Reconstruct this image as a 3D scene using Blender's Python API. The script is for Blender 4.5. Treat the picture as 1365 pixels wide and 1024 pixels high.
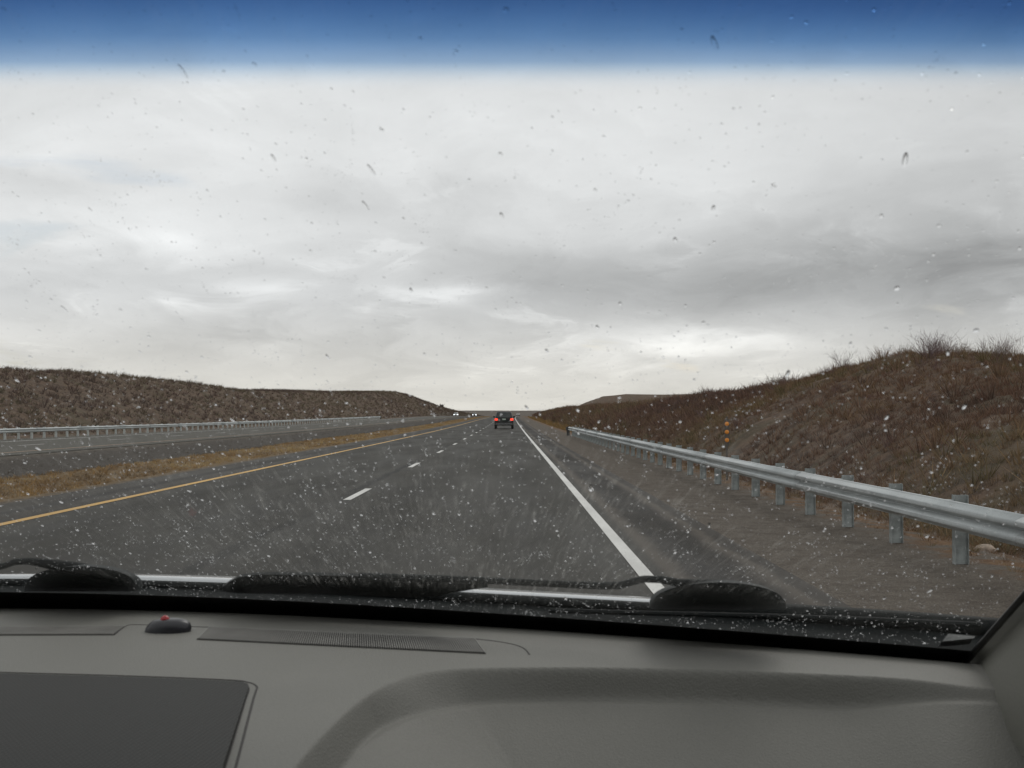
import bpy, math, random
import numpy as np
from mathutils import Matrix, Vector
R = math.radians
random.seed(7); rng = np.random.default_rng(7)
for o in list(bpy.data.objects): bpy.data.objects.remove(o)
scene = bpy.context.scene
COL = scene.collection

# ------------------------------------------------------------------ camera
EYE = 1.34; FPX = 1650.0; VPX, VPY = 680.0, 554.0     # photo pixels (1365 x 1024)
pitch = math.atan((VPY - 512) / FPX); yaw = -(682.5 - VPX) / FPX
cam = bpy.data.cameras.new('camera'); camo = bpy.data.objects.new('camera', cam); COL.objects.link(camo)
camo.location = (0, 0, EYE); camo.rotation_euler = (R(90) + pitch, 0, yaw)
cam.sensor_fit = 'HORIZONTAL'; cam.sensor_width = 36; cam.lens = 36 * FPX / 1365
cam.clip_start = 0.05; cam.clip_end = 30000
cam.dof.use_dof = True; cam.dof.focus_distance = 25.0; cam.dof.aperture_fstop = 25.0
scene.camera = camo
CM = Matrix.Rotation(yaw, 3, 'Z') @ Matrix.Rotation(R(90) + pitch, 3, 'X')
def ray(px, py):
    """direction of a photo pixel from the eye, scaled so that y = 1"""
    d = CM @ Vector(((px - 682.5) / FPX, (512 - py) / FPX, -1)); return d / d.y

# ------------------------------------------------------------------ node helpers
class NT:
    def __init__(s, tree): s.t = tree; s.n = tree.nodes; s.l = tree.links
    def node(s, typ, **kw):
        n = s.n.new(typ)
        for k, v in kw.items(): setattr(n, k, v)
        return n
    def put(s, sock, v):
        if v is None: return
        if hasattr(v, 'is_linked'): s.l.new(v, sock)
        else:
            if isinstance(v, (tuple, list)) and sock.type == 'RGBA' and len(v) == 3: v = (*v, 1)
            sock.default_value = v
    def math(s, op, a, b=None, c=None, clamp=False):
        n = s.node('ShaderNodeMath', operation=op, use_clamp=clamp)
        for i, v in enumerate((a, b, c)):
            if v is not None: s.put(n.inputs[i], v)
        return n.outputs[0]
    def smooth(s, x, a, b, lo=0.0, hi=1.0):
        n = s.node('ShaderNodeMapRange', interpolation_type='SMOOTHSTEP')
        s.put(n.inputs[0], x); s.put(n.inputs[1], a); s.put(n.inputs[2], b); s.put(n.inputs[3], lo); s.put(n.inputs[4], hi)
        return n.outputs[0]
    def band(s, x, a, b, soft):
        return s.math('MULTIPLY', s.smooth(x, a - soft, a + soft), s.smooth(x, b - soft, b + soft, 1.0, 0.0))
    def mix(s, f, a, b, blend='MIX'):
        n = s.node('ShaderNodeMix', data_type='RGBA', blend_type=blend)
        s.put(n.inputs[0], f); s.put(n.inputs[6], a); s.put(n.inputs[7], b); return n.outputs[2]
    def noise(s, vec, scale, detail=4, rough=.55, dist=0.0, color=False):
        n = s.node('ShaderNodeTexNoise'); s.put(n.inputs['Vector'], vec)
        n.inputs['Scale'].default_value = scale; n.inputs['Detail'].default_value = detail
        n.inputs['Roughness'].default_value = rough; n.inputs['Distortion'].default_value = dist
        return n.outputs['Color' if color else 'Fac']
    def mapping(s, vec, scale=(1, 1, 1), loc=(0, 0, 0), rot=(0, 0, 0)):
        n = s.node('ShaderNodeMapping'); s.put(n.inputs[0], vec)
        n.inputs['Location'].default_value = loc; n.inputs['Scale'].default_value = scale; n.inputs['Rotation'].default_value = rot
        return n.outputs[0]
    def bump(s, h, strength=.3, dist=.02):
        n = s.node('ShaderNodeBump'); n.inputs['Strength'].default_value = strength; n.inputs['Distance'].default_value = dist
        s.put(n.inputs['Height'], h); return n.outputs[0]

# ------------------------------------------------------------------ world: overcast sky with breaks
SUN_EL, SUN_AZ = 42.0, 25.0        # degrees; azimuth to the right of the driving direction
world = bpy.data.worlds.new('World'); scene.world = world; world.use_nodes = True
w = NT(world.node_tree); w.n.clear()
def build_world():
    tc = w.node('ShaderNodeTexCoord'); D = tc.outputs['Generated']
    sx = w.node('ShaderNodeSeparateXYZ'); w.put(sx.inputs[0], D); x, y, z = sx.outputs
    az = w.math('MULTIPLY', w.math('ARCTAN2', x, y), 57.2958)
    el = w.math('MULTIPLY', w.math('ARCSINE', z), 57.2958)
    # cloud deck: direction projected on a flat layer far overhead
    zc = w.math('ADD', w.math('MAXIMUM', z, 0.0), 0.14)
    cv = w.node('ShaderNodeCombineXYZ'); w.put(cv.inputs[0], w.math('DIVIDE', x, zc)); w.put(cv.inputs[1], w.math('DIVIDE', y, zc)); cv.inputs[2].default_value = 3.7
    P = cv.outputs[0]
    n1 = w.noise(w.mapping(P, (.75, .55, 1)), 1.0, 6, .52, .5)
    n2 = w.noise(w.mapping(P, (2.3, 1.5, 1), (4, 9, 2)), 1.0, 7, .58, .8)
    warp = w.math('MULTIPLY', w.math('SUBTRACT', n2, .5), 5.0)
    warp2 = w.math('MULTIPLY', w.math('SUBTRACT', n1, .5), 5.0)
    az2 = w.math('ADD', az, w.math('MULTIPLY', warp, 2.2)); el2 = w.math('ADD', el, w.math('MULTIPLY', warp2, .9))
    el2 = w.math('ADD', el2, w.math('MULTIPLY', warp, .35))
    def blob(a, e, sa, se, amp):
        u = w.math('DIVIDE', w.math('SUBTRACT', az2, a), sa); v = w.math('DIVIDE', w.math('SUBTRACT', el2, e), se)
        q = w.math('ADD', w.math('MULTIPLY', u, u), w.math('MULTIPLY', v, v))
        return w.math('MULTIPLY', w.math('EXPONENT', w.math('MULTIPLY', q, -1.0)), amp)
    lum = w.math('ADD', .745, w.math('MULTIPLY', w.math('SUBTRACT', n1, .5), .26))
    lum = w.math('ADD', lum, w.math('MULTIPLY', w.math('SUBTRACT', n2, .5), .24))
    for b in ((8.0, 6.4, 10, 1.8, -.28), (22, 7.5, 9, 4.5, -.33), (3, 4.6, 7, 1.1, -.10), (-9, 3.0, 14, 1.0, -.10), (-7, 9.8, 6, 1.1, -.13), (-22, 10.4, 6, .9, -.10), (23, 14, 9, 3, -.10),
              (8.5, 3.2, 4.2, .75, .33), (-4, 4.8, 2.4, .55, .26), (-17, 8.6, 9, 2.2, .14), (-12, 5.0, 2.2, .5, .22), (-16.5, 7.6, 2.2, .6, .14), (0, 13, 30, 3.2, .06)):
        lum = w.math('ADD', lum, blob(*b))
    cs = w.node('ShaderNodeCombineXYZ'); w.put(cs.inputs[0], w.math('DIVIDE', az2, 7.0)); w.put(cs.inputs[1], w.math('DIVIDE', el2, 2.6)); w.put(cs.inputs[2], w.math('MULTIPLY', n1, 1.5))
    n3 = w.noise(cs.outputs[0], 1.0, 8, .60, .35)
    lum = w.math('ADD', lum, w.math('MULTIPLY', w.math('SUBTRACT', n3, .5), w.smooth(el, 2, 16, .34, .16)))
    lum = w.math('ADD', lum, w.math('MULTIPLY', w.smooth(n3, .60, .72), w.smooth(el, 1, 12, .12, .03)))
    lum = w.math('MAXIMUM', lum, .25)
    warm = w.smooth(el, 0, 6, 1.0, 0.0)
    tint = w.mix(warm, (.985, 1.0, 1.008), (1.03, 1.0, .925))
    vm = w.node('ShaderNodeVectorMath', operation='SCALE'); w.put(vm.inputs[0], tint); w.put(vm.inputs['Scale'], w.math('MULTIPLY', lum, 10.0))
    sky = w.node('ShaderNodeTexSky', sky_type='NISHITA', sun_disc=False)
    sky.sun_elevation = R(SUN_EL); sky.sun_rotation = R(SUN_AZ); sky.air_density = 1.0; sky.dust_density = 2.0
    gap = w.math('MULTIPLY', w.smooth(w.noise(w.mapping(P, (1.1, 1.2, 1), (11, 3, 5)), 1.0, 5, .55, .6), .62, .74), .35)
    col = w.mix(gap, vm.outputs[0], sky.outputs[0])
    bg = w.node('ShaderNodeBackground'); w.put(bg.inputs[0], col); bg.inputs[1].default_value = 0.1
    out = w.node('ShaderNodeOutputWorld'); w.l.new(bg.outputs[0], out.inputs[0])
build_world()
sun = bpy.data.lights.new('sun', 'SUN'); sun.energy = 0.6; sun.angle = R(25); sun.color = (1, .96, .9)
suno = bpy.data.objects.new('sun', sun); COL.objects.link(suno)
suno.rotation_euler = (R(90 - SUN_EL), 0, R(180 - SUN_AZ)); suno.location = (0, 0, 60)
vs = scene.view_settings; vs.view_transform = 'Standard'; vs.look = 'None'; vs.gamma = 1; vs.exposure = 0.0; vs.use_curve_mapping = False
scene.cycles.use_denoising = True
scene.cycles.diffuse_bounces = 3; scene.cycles.glossy_bounces = 3; scene.cycles.max_bounces = 6; scene.cycles.transparent_max_bounces = 12; scene.cycles.transmission_bounces = 8
scene.cycles.caustics_refractive = False; scene.cycles.caustics_reflective = False; scene.cycles.sample_clamp_indirect = 6.0

# ------------------------------------------------------------------ object helpers
def tag(o, label=None, cat=None, group=None, kind=None):
    if label: o['label'] = label
    if cat: o['category'] = cat
    if group: o['group'] = group
    if kind: o['kind'] = kind
    return o
def empty(name, loc=(0, 0, 0), rz=0.0):
    o = bpy.data.objects.new(name, None); o.location = loc; o.rotation_euler = (0, 0, rz); o.empty_display_size = .2
    COL.objects.link(o); return o
def mesh(name, v, f, mat=None, parent=None, smooth=False):
    me = bpy.data.meshes.new(name)
    if isinstance(f, np.ndarray):
        n, k = f.shape; v = np.asarray(v, dtype=np.float32)
        me.vertices.add(len(v)); me.vertices.foreach_set('co', v.ravel())
        me.loops.add(n * k); me.loops.foreach_set('vertex_index', f.ravel().astype(np.int32))
        me.polygons.add(n); me.polygons.foreach_set('loop_start', np.arange(0, n * k, k, dtype=np.int32)); me.polygons.foreach_set('loop_total', np.full(n, k, dtype=np.int32))
        me.update(calc_edges=True)
    else: me.from_pydata([tuple(p) for p in v], [], [tuple(p) for p in f]); me.update()
    if smooth: me.polygons.foreach_set('use_smooth', np.ones(len(me.polygons), dtype=bool))
    if mat: me.materials.append(mat)
    o = bpy.data.objects.new(name, me); COL.objects.link(o)
    if parent: o.parent = parent
    return o
def point_colors(o, cols):
    a = o.data.color_attributes.new('Col', 'FLOAT_COLOR', 'POINT')
    c = np.ones((len(cols), 4), dtype=np.float32); c[:, :3] = cols; a.data.foreach_set('color', c.ravel())
class MB:
    """collects shapes; build() links them as one mesh"""
    def __init__(s): s.v = []; s.f = []
    def add(s, v, f):
        k = len(s.v); s.v += [tuple(p) for p in v]; s.f += [tuple(i + k for i in q) for q in f]; return s
    def box(s, lo, hi, bev=0.0):
        (a, b, c), (d, e, g) = lo, hi
        if bev <= 0:
            return s.add([(a, b, c), (d, b, c), (d, e, c), (a, e, c), (a, b, g), (d, b, g), (d, e, g), (a, e, g)],
                         [(0, 3, 2, 1), (4, 5, 6, 7), (0, 1, 5, 4), (1, 2, 6, 5), (2, 3, 7, 6), (3, 0, 4, 7)])
        rs = []
        for z, i in ((c, bev), (c + bev, 0), (g - bev, 0), (g, bev)):
            rs.append([(a + i + bev, b + i, z), (d - i - bev, b + i, z), (d - i, b + i + bev, z), (d - i, e - i - bev, z), (d - i - bev, e - i, z), (a + i + bev, e - i, z), (a + i, e - i - bev, z), (a + i, b + i + bev, z)])
        return s.loft(rs)
    def loft(s, rings, closed=True, caps=True):
        n = len(rings[0]); v = [p for r in rings for p in r]; f = []
        for i in range(len(rings) - 1):
            for j in range(n if closed else n - 1):
                k = (j + 1) % n; f.append((i * n + j, i * n + k, (i + 1) * n + k, (i + 1) * n + j))
        if caps and closed: f += [tuple(range(n - 1, -1, -1)), tuple((len(rings) - 1) * n + j for j in range(n))]
        return s.add(v, f)
    def tube(s, pts, r, n=8, flat=1.0):
        pts = [Vector(p) for p in pts]; rr = r if isinstance(r, (list, tuple)) else [r] * len(pts); rings = []
        for i, p in enumerate(pts):
            t = (pts[min(i + 1, len(pts) - 1)] - pts[max(i - 1, 0)]).normalized()
            up = Vector((0, 0, 1)) if abs(t.z) < .95 else Vector((1, 0, 0))
            a = t.cross(up).normalized(); b = a.cross(t).normalized()
            rings.append([tuple(p + (a * math.cos(2 * math.pi * k / n) + b * math.sin(2 * math.pi * k / n) * flat) * rr[i]) for k in range(n)])
        return s.loft(rings)
    def disc_x(s, c, r, w, n=20, rin=None):
        """wheel-like body of revolution about the x axis through c"""
        prof = [(-w / 2, r * .86), (-w / 2 * .8, r * .97), (-w / 4, r), (w / 4, r), (w / 2 * .8, r * .97), (w / 2, r * .86)]
        rings = [[(c[0] + dx, c[1] + rad * math.cos(2 * math.pi * k / n), c[2] + rad * math.sin(2 * math.pi * k / n)) for k in range(n)] for dx, rad in prof]
        return s.loft(rings)
    def build(s, name, mat=None, parent=None, smooth=False): return mesh(name, s.v, s.f, mat, parent, smooth)
def shade_auto(o, ang=40):
    me = o.data; me.polygons.foreach_set('use_smooth', np.ones(len(me.polygons), dtype=bool))
    try: me.set_sharp_from_angle(angle=R(ang))
    except Exception: pass
    return o

# ------------------------------------------------------------------ materials
def material(name):
    m = bpy.data.materials.new(name); m.use_nodes = True; t = NT(m.node_tree); t.n.clear()
    out = t.node('ShaderNodeOutputMaterial'); return m, t, out
def principled(t, out, base, rough=.6, metal=0.0, spec=.5, normal=None, emit=None, es=0.0, coat=0.0, sss=0.0):
    b = t.node('ShaderNodeBsdfPrincipled'); t.put(b.inputs['Base Color'], base); t.put(b.inputs['Roughness'], rough); t.put(b.inputs['Metallic'], metal)
    t.put(b.inputs['Specular IOR Level'], spec); t.put(b.inputs['Coat Weight'], coat)
    if normal is not None: t.put(b.inputs['Normal'], normal)
    if emit is not None: t.put(b.inputs['Emission Color'], emit); b.inputs['Emission Strength'].default_value = es
    t.l.new(b.outputs[0], out.inputs[0]); return b
def simple(name, col, rough=.6, metal=0.0, spec=.5, var=.15, vscale=20, emit=None, es=0.0, bump=0.0, bscale=200, coat=0.0):
    m, t, out = material(name); tc = t.node('ShaderNodeTexCoord').outputs['Object']
    n = t.noise(tc, vscale, 4, .6); f = t.smooth(n, .3, .7)
    c = t.mix(f, tuple(x * (1 - var) for x in col), tuple(min(1, x * (1 + var)) for x in col))
    nm = t.bump(t.noise(tc, bscale, 3, .6), bump, .002) if bump else None
    principled(t, out, c, rough, metal, spec, nm, emit, es, coat); return m
def vcol(name, rough=.9, trans=.25):
    m, t, out = material(name); a = t.node('ShaderNodeVertexColor', layer_name='Col').outputs[0]
    d = t.node('ShaderNodeBsdfDiffuse'); t.put(d.inputs[0], a); tr = t.node('ShaderNodeBsdfTranslucent'); t.put(tr.inputs[0], a)
    mx = t.node('ShaderNodeMixShader'); mx.inputs[0].default_value = trans; t.l.new(d.outputs[0], mx.inputs[1]); t.l.new(tr.outputs[0], mx.inputs[2]); t.l.new(mx.outputs[0], out.inputs[0]); return m

LINE_R, LINE_M, LINE_L = 1.12, -2.55, -6.16
ROAD_R, ROAD_L = 2.35, -7.55
OPP_Y, OPP_R, OPP_L = -17.9, -16.7, -27.3

def asphalt(name, opposite=False):
    m, t, out = material(name); tc = t.node('ShaderNodeTexCoord').outputs['Object']
    X = t.node('ShaderNodeSeparateXYZ'); t.put(X.inputs[0], tc); x = X.outputs[0]
    wob = t.math('MULTIPLY', t.math('SUBTRACT', t.noise(tc, .7, 3), .5), .25); xw = t.math('ADD', x, wob)
    fine = t.noise(tc, 55, 3, .7); mid = t.noise(t.mapping(tc, (3.2, .55, 1)), 1.0, 7, .7); big = t.noise(t.mapping(tc, (.35, .05, 1)), 1.0, 3)
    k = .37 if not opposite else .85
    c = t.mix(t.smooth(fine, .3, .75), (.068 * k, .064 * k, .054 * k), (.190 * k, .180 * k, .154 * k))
    c = t.mix(t.math('MULTIPLY', t.smooth(mid, .35, .7), .45), c, (.030, .029, .028))
    c = t.mix(t.math('MULTIPLY', t.smooth(big, .4, .65), .25), c, (.060, .058, .055))
    if not opposite:
        for cx in (-1.6, .2, -5.3, -3.5):                                                   # worn wheel tracks
            c = t.mix(t.math('MULTIPLY', t.band(xw, cx - .3, cx + .3, .25), .25), c, (.027, .027, .026))
        seam = t.math('MULTIPLY', t.band(xw, LINE_M - .26, LINE_M - .10, .05), t.smooth(t.noise(t.mapping(tc, (.6, .12, 1)), 1.0, 3), .42, .56))
        c = t.mix(t.math('MULTIPLY', seam, .75), c, (.012, .012, .012))
        c = t.mix(t.math('MULTIPLY', t.band(x, 1.30, 3.2, .06), .75), c, (.090, .076, .063))   # dusty shoulder
        rum = t.band(xw, 1.46, 2.02, .10)
        c = t.mix(t.math('MULTIPLY', rum, t.smooth(mid, .2, .6, .45, .85)), c, (.010, .0095, .009))
        c = t.mix(t.math('MULTIPLY', t.band(xw, 2.16, 2.34, .05), .6), c, (.013, .012, .011))
        c = t.mix(t.math('MULTIPLY', t.band(xw, -9, -6.35, .08), .45), c, (.062, .055, .049))
        c = t.mix(t.math('MULTIPLY', t.band(xw, -6.98, -6.72, .08), .6), c, (.022, .021, .020))
        wet = t.smooth(t.noise(t.mapping(tc, (.9, .12, 1), (3, 1, 0)), 1.0, 4), .35, .7, .62, .80)
    else: wet = .75
    principled(t, out, c, wet, 0, .06, t.bump(fine, .35, .006)); return m

def terrain_mat():
    m, t, out = material('terrain_soil'); tc = t.node('ShaderNodeTexCoord').outputs['Object']
    S = t.node('ShaderNodeSeparateXYZ'); t.put(S.inputs[0], tc); x, y, z = S.outputs
    n0 = t.noise(tc, .35, 5, .6); n1 = t.noise(tc, 2.2, 6, .65); n2 = t.noise(tc, 14, 5, .7); n3 = t.noise(tc, 90, 2, .6)
    xw = t.math('ADD', x, t.math('MULTIPLY', t.math('SUBTRACT', n1, .5), 1.3))
    brush = t.mix(t.smooth(n1, .33, .68), (.055, .037, .026), (.135, .088, .060))
    brush = t.mix(t.math('MULTIPLY', t.smooth(n2, .5, .72), .6), brush, (.18, .128, .082))
    brush = t.mix(t.math('MULTIPLY', t.smooth(t.noise(tc, .8, 4, .6), .50, .62), .5), brush, (.165, .118, .082))
    brush = t.mix(t.math('MULTIPLY', t.smooth(n0, .48, .66), .5), brush, (.080, .070, .040))
    gravel = t.mix(t.smooth(n3, .3, .75), (.068, .056, .045), (.195, .166, .136))
    gravel = t.mix(t.math('MULTIPLY', t.smooth(n2, .52, .66), .5), gravel, (.045, .037, .030))
    gravel = t.mix(t.math('MULTIPLY', t.smooth(n1, .42, .66), .55), gravel, (.062, .046, .034))
    straw = t.mix(t.smooth(n2, .35, .7), (.12, .08, .04), (.24, .165, .08))
    straw = t.mix(t.math('MULTIPLY', t.smooth(n1, .5, .68), .6), straw, (.10, .068, .042))
    ditch = t.mix(t.smooth(n2, .35, .7), (.045, .039, .034), (.090, .078, .066))
    rust = t.mix(t.smooth(n2, .4, .7), (.12, .065, .032), (.22, .135, .07))
    c = brush
    c = t.mix(t.smooth(xw, -29.5, -28.6), c, gravel)
    c = t.mix(t.smooth(xw, -16.8, -15.8), c, ditch)
    c = t.mix(t.smooth(xw, -12.2, -11.5), c, straw)
    c = t.mix(t.smooth(xw, -8.2, -7.7), c, gravel)
    c = t.mix(t.math('MULTIPLY', t.smooth(xw, 4.1, 4.7), t.smooth(n1, .38, .55)), c, rust)
    c = t.mix(t.smooth(xw, 4.9, 6.0), c, brush)
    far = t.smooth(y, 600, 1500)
    c = t.mix(far, c, (.105, .088, .072))  # distant ground greyed, haze put into the colour
    h = t.math('ADD', t.math('MULTIPLY', n2, .7), t.math('MULTIPLY', n3, .15))
    principled(t, out, c, .95, 0, .15, t.bump(h, .8, .10)); return m

M = {}
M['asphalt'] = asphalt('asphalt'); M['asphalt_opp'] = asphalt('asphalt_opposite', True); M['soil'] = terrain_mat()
def paint(name, col, under):
    m, t, out = material(name); tc = t.node('ShaderNodeTexCoord').outputs['Object']
    wear = t.smooth(t.noise(tc, 34, 4, .75), .57, .72, 0.0, .7); big = t.smooth(t.noise(t.mapping(tc, (3, .5, 1)), 1, 4), .35, .7)
    c = t.mix(big, tuple(x * .8 for x in col), col); c = t.mix(wear, c, under); principled(t, out, c, .55, 0, .4); return m
M['white_paint'] = paint('white_road_paint', (.66, .655, .62), (.12, .118, .11))
M['yellow_paint'] = paint('yellow_road_paint', (.60, .335, .045), (.16, .11, .05))
M['yellow_far'] = paint('worn_yellow_paint', (.34, .21, .09), (.12, .10, .08))
def galvanised():
    m, t, out = material('galvanised_steel'); tc = t.node('ShaderNodeTexCoord').outputs['Object']
    n = t.noise(t.mapping(tc, (1, .4, 1)), 3.0, 5, .6); s = t.noise(tc, 60, 2)
    c = t.mix(t.smooth(n, .3, .7), (.36, .385, .385), (.50, .53, .53)); c = t.mix(t.math('MULTIPLY', t.smooth(s, .5, .7), .25), c, (.20, .215, .215))
    principled(t, out, c, t.smooth(n, .3, .7, .40, .55), .22, .45); return m
M['steel'] = galvanised()
M['post_steel'] = simple('weathered_post_steel', (.31, .34, .335), .55, .35, var=.25, vscale=8)
M['lit_post'] = simple('lit_post_steel', (.60, .63, .61), .6, .1, var=.15, vscale=8)  # lighter post steel, the light on the far posts put into its colour
M['dark_metal'] = simple('dark_weathered_metal', (.03, .03, .03), .6)
M['amber'] = simple('amber_reflector', (.70, .25, .025), .35, emit=(1, .35, .02), es=.03, var=.1)  # faint emission stands in for light thrown back by the reflectors
M['marker_post'] = simple('marker_post_metal', (.10, .085, .07), .6, .2)
M['rock'] = simple('pale_limestone', (.30, .235, .18), .9, var=.3, vscale=14, bump=.6, bscale=30)
M['twig'] = vcol('bare_twigs', trans=.15); M['grass'] = vcol('dry_grass', trans=.3)

# ------------------------------------------------------------------ terrain
def vnoise(x, y, seed=0):
    x = np.asarray(x, float); y = np.asarray(y, float); xi = np.floor(x); yi = np.floor(y); fx = x - xi; fy = y - yi
    def h(a, b):
        q = np.sin(a * 127.1 + b * 311.7 + seed * 74.7) * 43758.5453; return q - np.floor(q)
    fx = fx * fx * (3 - 2 * fx); fy = fy * fy * (3 - 2 * fy)
    return (h(xi, yi) * (1 - fx) + h(xi + 1, yi) * fx) * (1 - fy) + (h(xi, yi + 1) * (1 - fx) + h(xi + 1, yi + 1) * fx) * fy
def fbm(x, y, o=4, seed=0):
    s = 0; a = .5
    for i in range(o): s = s + a * (vnoise(x * 2 ** i, y * 2 ** i, seed + i) - .5); a *= .5
    return s
def sst(x, a, b): q = np.clip((x - a) / (b - a), 0, 1); return q * q * (3 - 2 * q)
PY = np.array([-200, 60, 100, 150, 200, 250, 300, 350, 420, 500, 580, 680, 800, 1000, 8000.])
PZ = np.array([0, 0, .03, .14, .31, .49, .66, .83, 1.0, 1.1, 1.05, .8, .45, .2, .2])
def P(y): return np.interp(y, PY, PZ)
def CX(y): return 3.7e-5 * np.clip(np.asarray(y, float) - 250, 0, 600) ** 2
HRY = [-60, 0, 20, 30, 35, 41, 47, 52, 58, 74, 106, 150, 200, 330, 420, 520, 700, 900, 8000]
HRZ = [2.2, 2.3, 2.4, 2.55, 2.85, 3.35, 3.35, 3.05, 2.75, 2.65, 2.2, 2.1, 2.2, 2.2, 1.8, 1.2, .5, 0, 0]
HLY = [-200, 90, 112, 142, 195, 250, 350, 464, 500, 550, 675, 928, 1200, 8000]
HLZ = [5.3, 5.4, 5.5, 5.8, 5.2, 5.7, 6.9, 8.9, 8.7, 7.4, 4.6, 1.2, 0, 0]
def TZ(x0, y):
    """ground height at road-relative x0"""
    x0 = np.asarray(x0, float); y = np.asarray(y, float); z = P(y).copy() if hasattr(P(y), 'copy') else P(y)
    z = z - .03 * sst(x0, 2.3, 3.5) - .22 * (sst(x0, 4.6, 5.8) - sst(x0, 6.2, 8))
    n = fbm(x0 * .16, y * .11, 4, 3); n2 = fbm(x0 * .9, y * .8, 3, 9)
    rise = .25 * sst(x0, 5.9, 9) + .75 * sst(x0, 6.5, 14.5)
    z = z + np.interp(y, HRY, HRZ) * rise * (1 + .12 * n) + sst(x0, 6.5, 9) * (n * .5 + n2 * .40)
    z = z + 5.4 * sst(x0, 22, 32) * sst(y, 340, 395) * (1 - sst(y, 700, 1000)) * (1 - sst(x0, 200, 500))
    # left: median, ditch, far bank
    z = z - .10 * (sst(-x0, 7.6, 9) - sst(-x0, 15.5, 16.7)) - .25 * (sst(-x0, 11, 13.5) - sst(-x0, 14.5, 16.6))
    z = z - .03 * sst(-x0, 27.2, 28)
    nl = fbm(x0 * .10, y * .05, 4, 21)
    riseL = .2 * sst(-x0, 29, 34) + .8 * sst(-x0, 30, 45)
    z = z + np.interp(y, HLY, HLZ) * riseL * (1 + .08 * nl) + sst(-x0, 31, 36) * (nl * .7 + n2 * .3)
    # far plateau that closes the horizon
    z = z + (11.5 - .0006 * x0) * sst(y, 1500, 2600) * (1 + .05 * fbm(x0 * .003, y * .002, 3, 5))
    return z
yr = np.concatenate([np.arange(-40, 60, 1.0), np.arange(60, 200, 2.5), np.arange(200, 1000, 12.5), np.geomspace(1000, 7000, 32)])
xr = np.concatenate([-np.geomspace(52, 4000, 26)[::-1], np.arange(-51, -27.2, .9), np.arange(-27, -16.5, 1.5), np.arange(-16.5, -7.2, .5), np.arange(-7, 2.5, 1.9), np.arange(2.5, 18, .4), np.geomspace(18.5, 4000, 34)])
def build_terrain():
    XX, YY = np.meshgrid(xr, yr); ZZ = TZ(XX, YY)
    under = ((XX > ROAD_L + .15) & (XX < ROAD_R - .15)) | ((XX > OPP_L + .15) & (XX < OPP_R - .15))
    ZZ = ZZ - .10 * under
    V = np.stack([XX + CX(YY), YY, ZZ], -1).reshape(-1, 3); nx = len(xr); ny = len(yr)
    i, j = np.meshgrid(np.arange(nx - 1), np.arange(ny - 1)); a = (j * nx + i).ravel()
    F = np.stack([a, a + 1, a + 1 + nx, a + nx], 1)
    tag(mesh('terrain', V, F, M['soil'], smooth=True), kind='structure')
build_terrain()
def strip(name, xa, xb, ya, yb, lift, mat, parent=None, thick=0.0, n=2):
    ys = np.unique(np.concatenate([[ya], yr[(yr > ya) & (yr < yb)], [yb]])); xs = np.linspace(xa, xb, n)
    v = []; f = []
    for k, y in enumerate(ys):
        zz = float(P(y)) + lift; c = float(CX(y)); row = [(x + c, y, zz) for x in xs]
        if thick: row = [(xs[0] + c, y, zz - thick)] + row + [(xs[-1] + c, y, zz - thick)]
        v += row
    m = len(v) // len(ys)
    for k in range(len(ys) - 1):
        for j in range(m - 1): f.append((k * m + j, k * m + j + 1, (k + 1) * m + j + 1, (k + 1) * m + j))
    return mesh(name, v, f, mat, parent)
road = tag(strip('road', ROAD_L, ROAD_R, -40, 1100, .02, M['asphalt'], thick=.06, n=6), kind='structure')
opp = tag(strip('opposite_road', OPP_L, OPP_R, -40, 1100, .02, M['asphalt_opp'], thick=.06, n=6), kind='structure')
strip('white_edge_line', LINE_R - .062, LINE_R + .062, -40, 900, .025, M['white_paint'], road)
strip('yellow_edge_line', LINE_L - .075, LINE_L + .075, -40, 900, .025, M['yellow_paint'], road)
strip('yellow_edge_line', OPP_Y - .075, OPP_Y + .075, -40, 900, .025, M['yellow_far'], opp)
strip('white_edge_line', OPP_L + 1.9, OPP_L + 2.05, -40, 900, .025, M['white_paint'], opp)
# first visible dash is centred near photo pixel (480, 660)
d0 = EYE * FPX / (660 - VPY)
for k in range(-2, 32): strip('lane_dash', LINE_M - .06, LINE_M + .06, d0 + 12.19 * k - 1.5, d0 + 12.19 * k + 1.5, .025, M['white_paint'], road)
for k in range(0, 30): strip('lane_dash', OPP_Y - 3.72, OPP_Y - 3.60, 30 + 12.19 * k, 33 + 12.19 * k, .025, M['white_paint'], opp)

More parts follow.
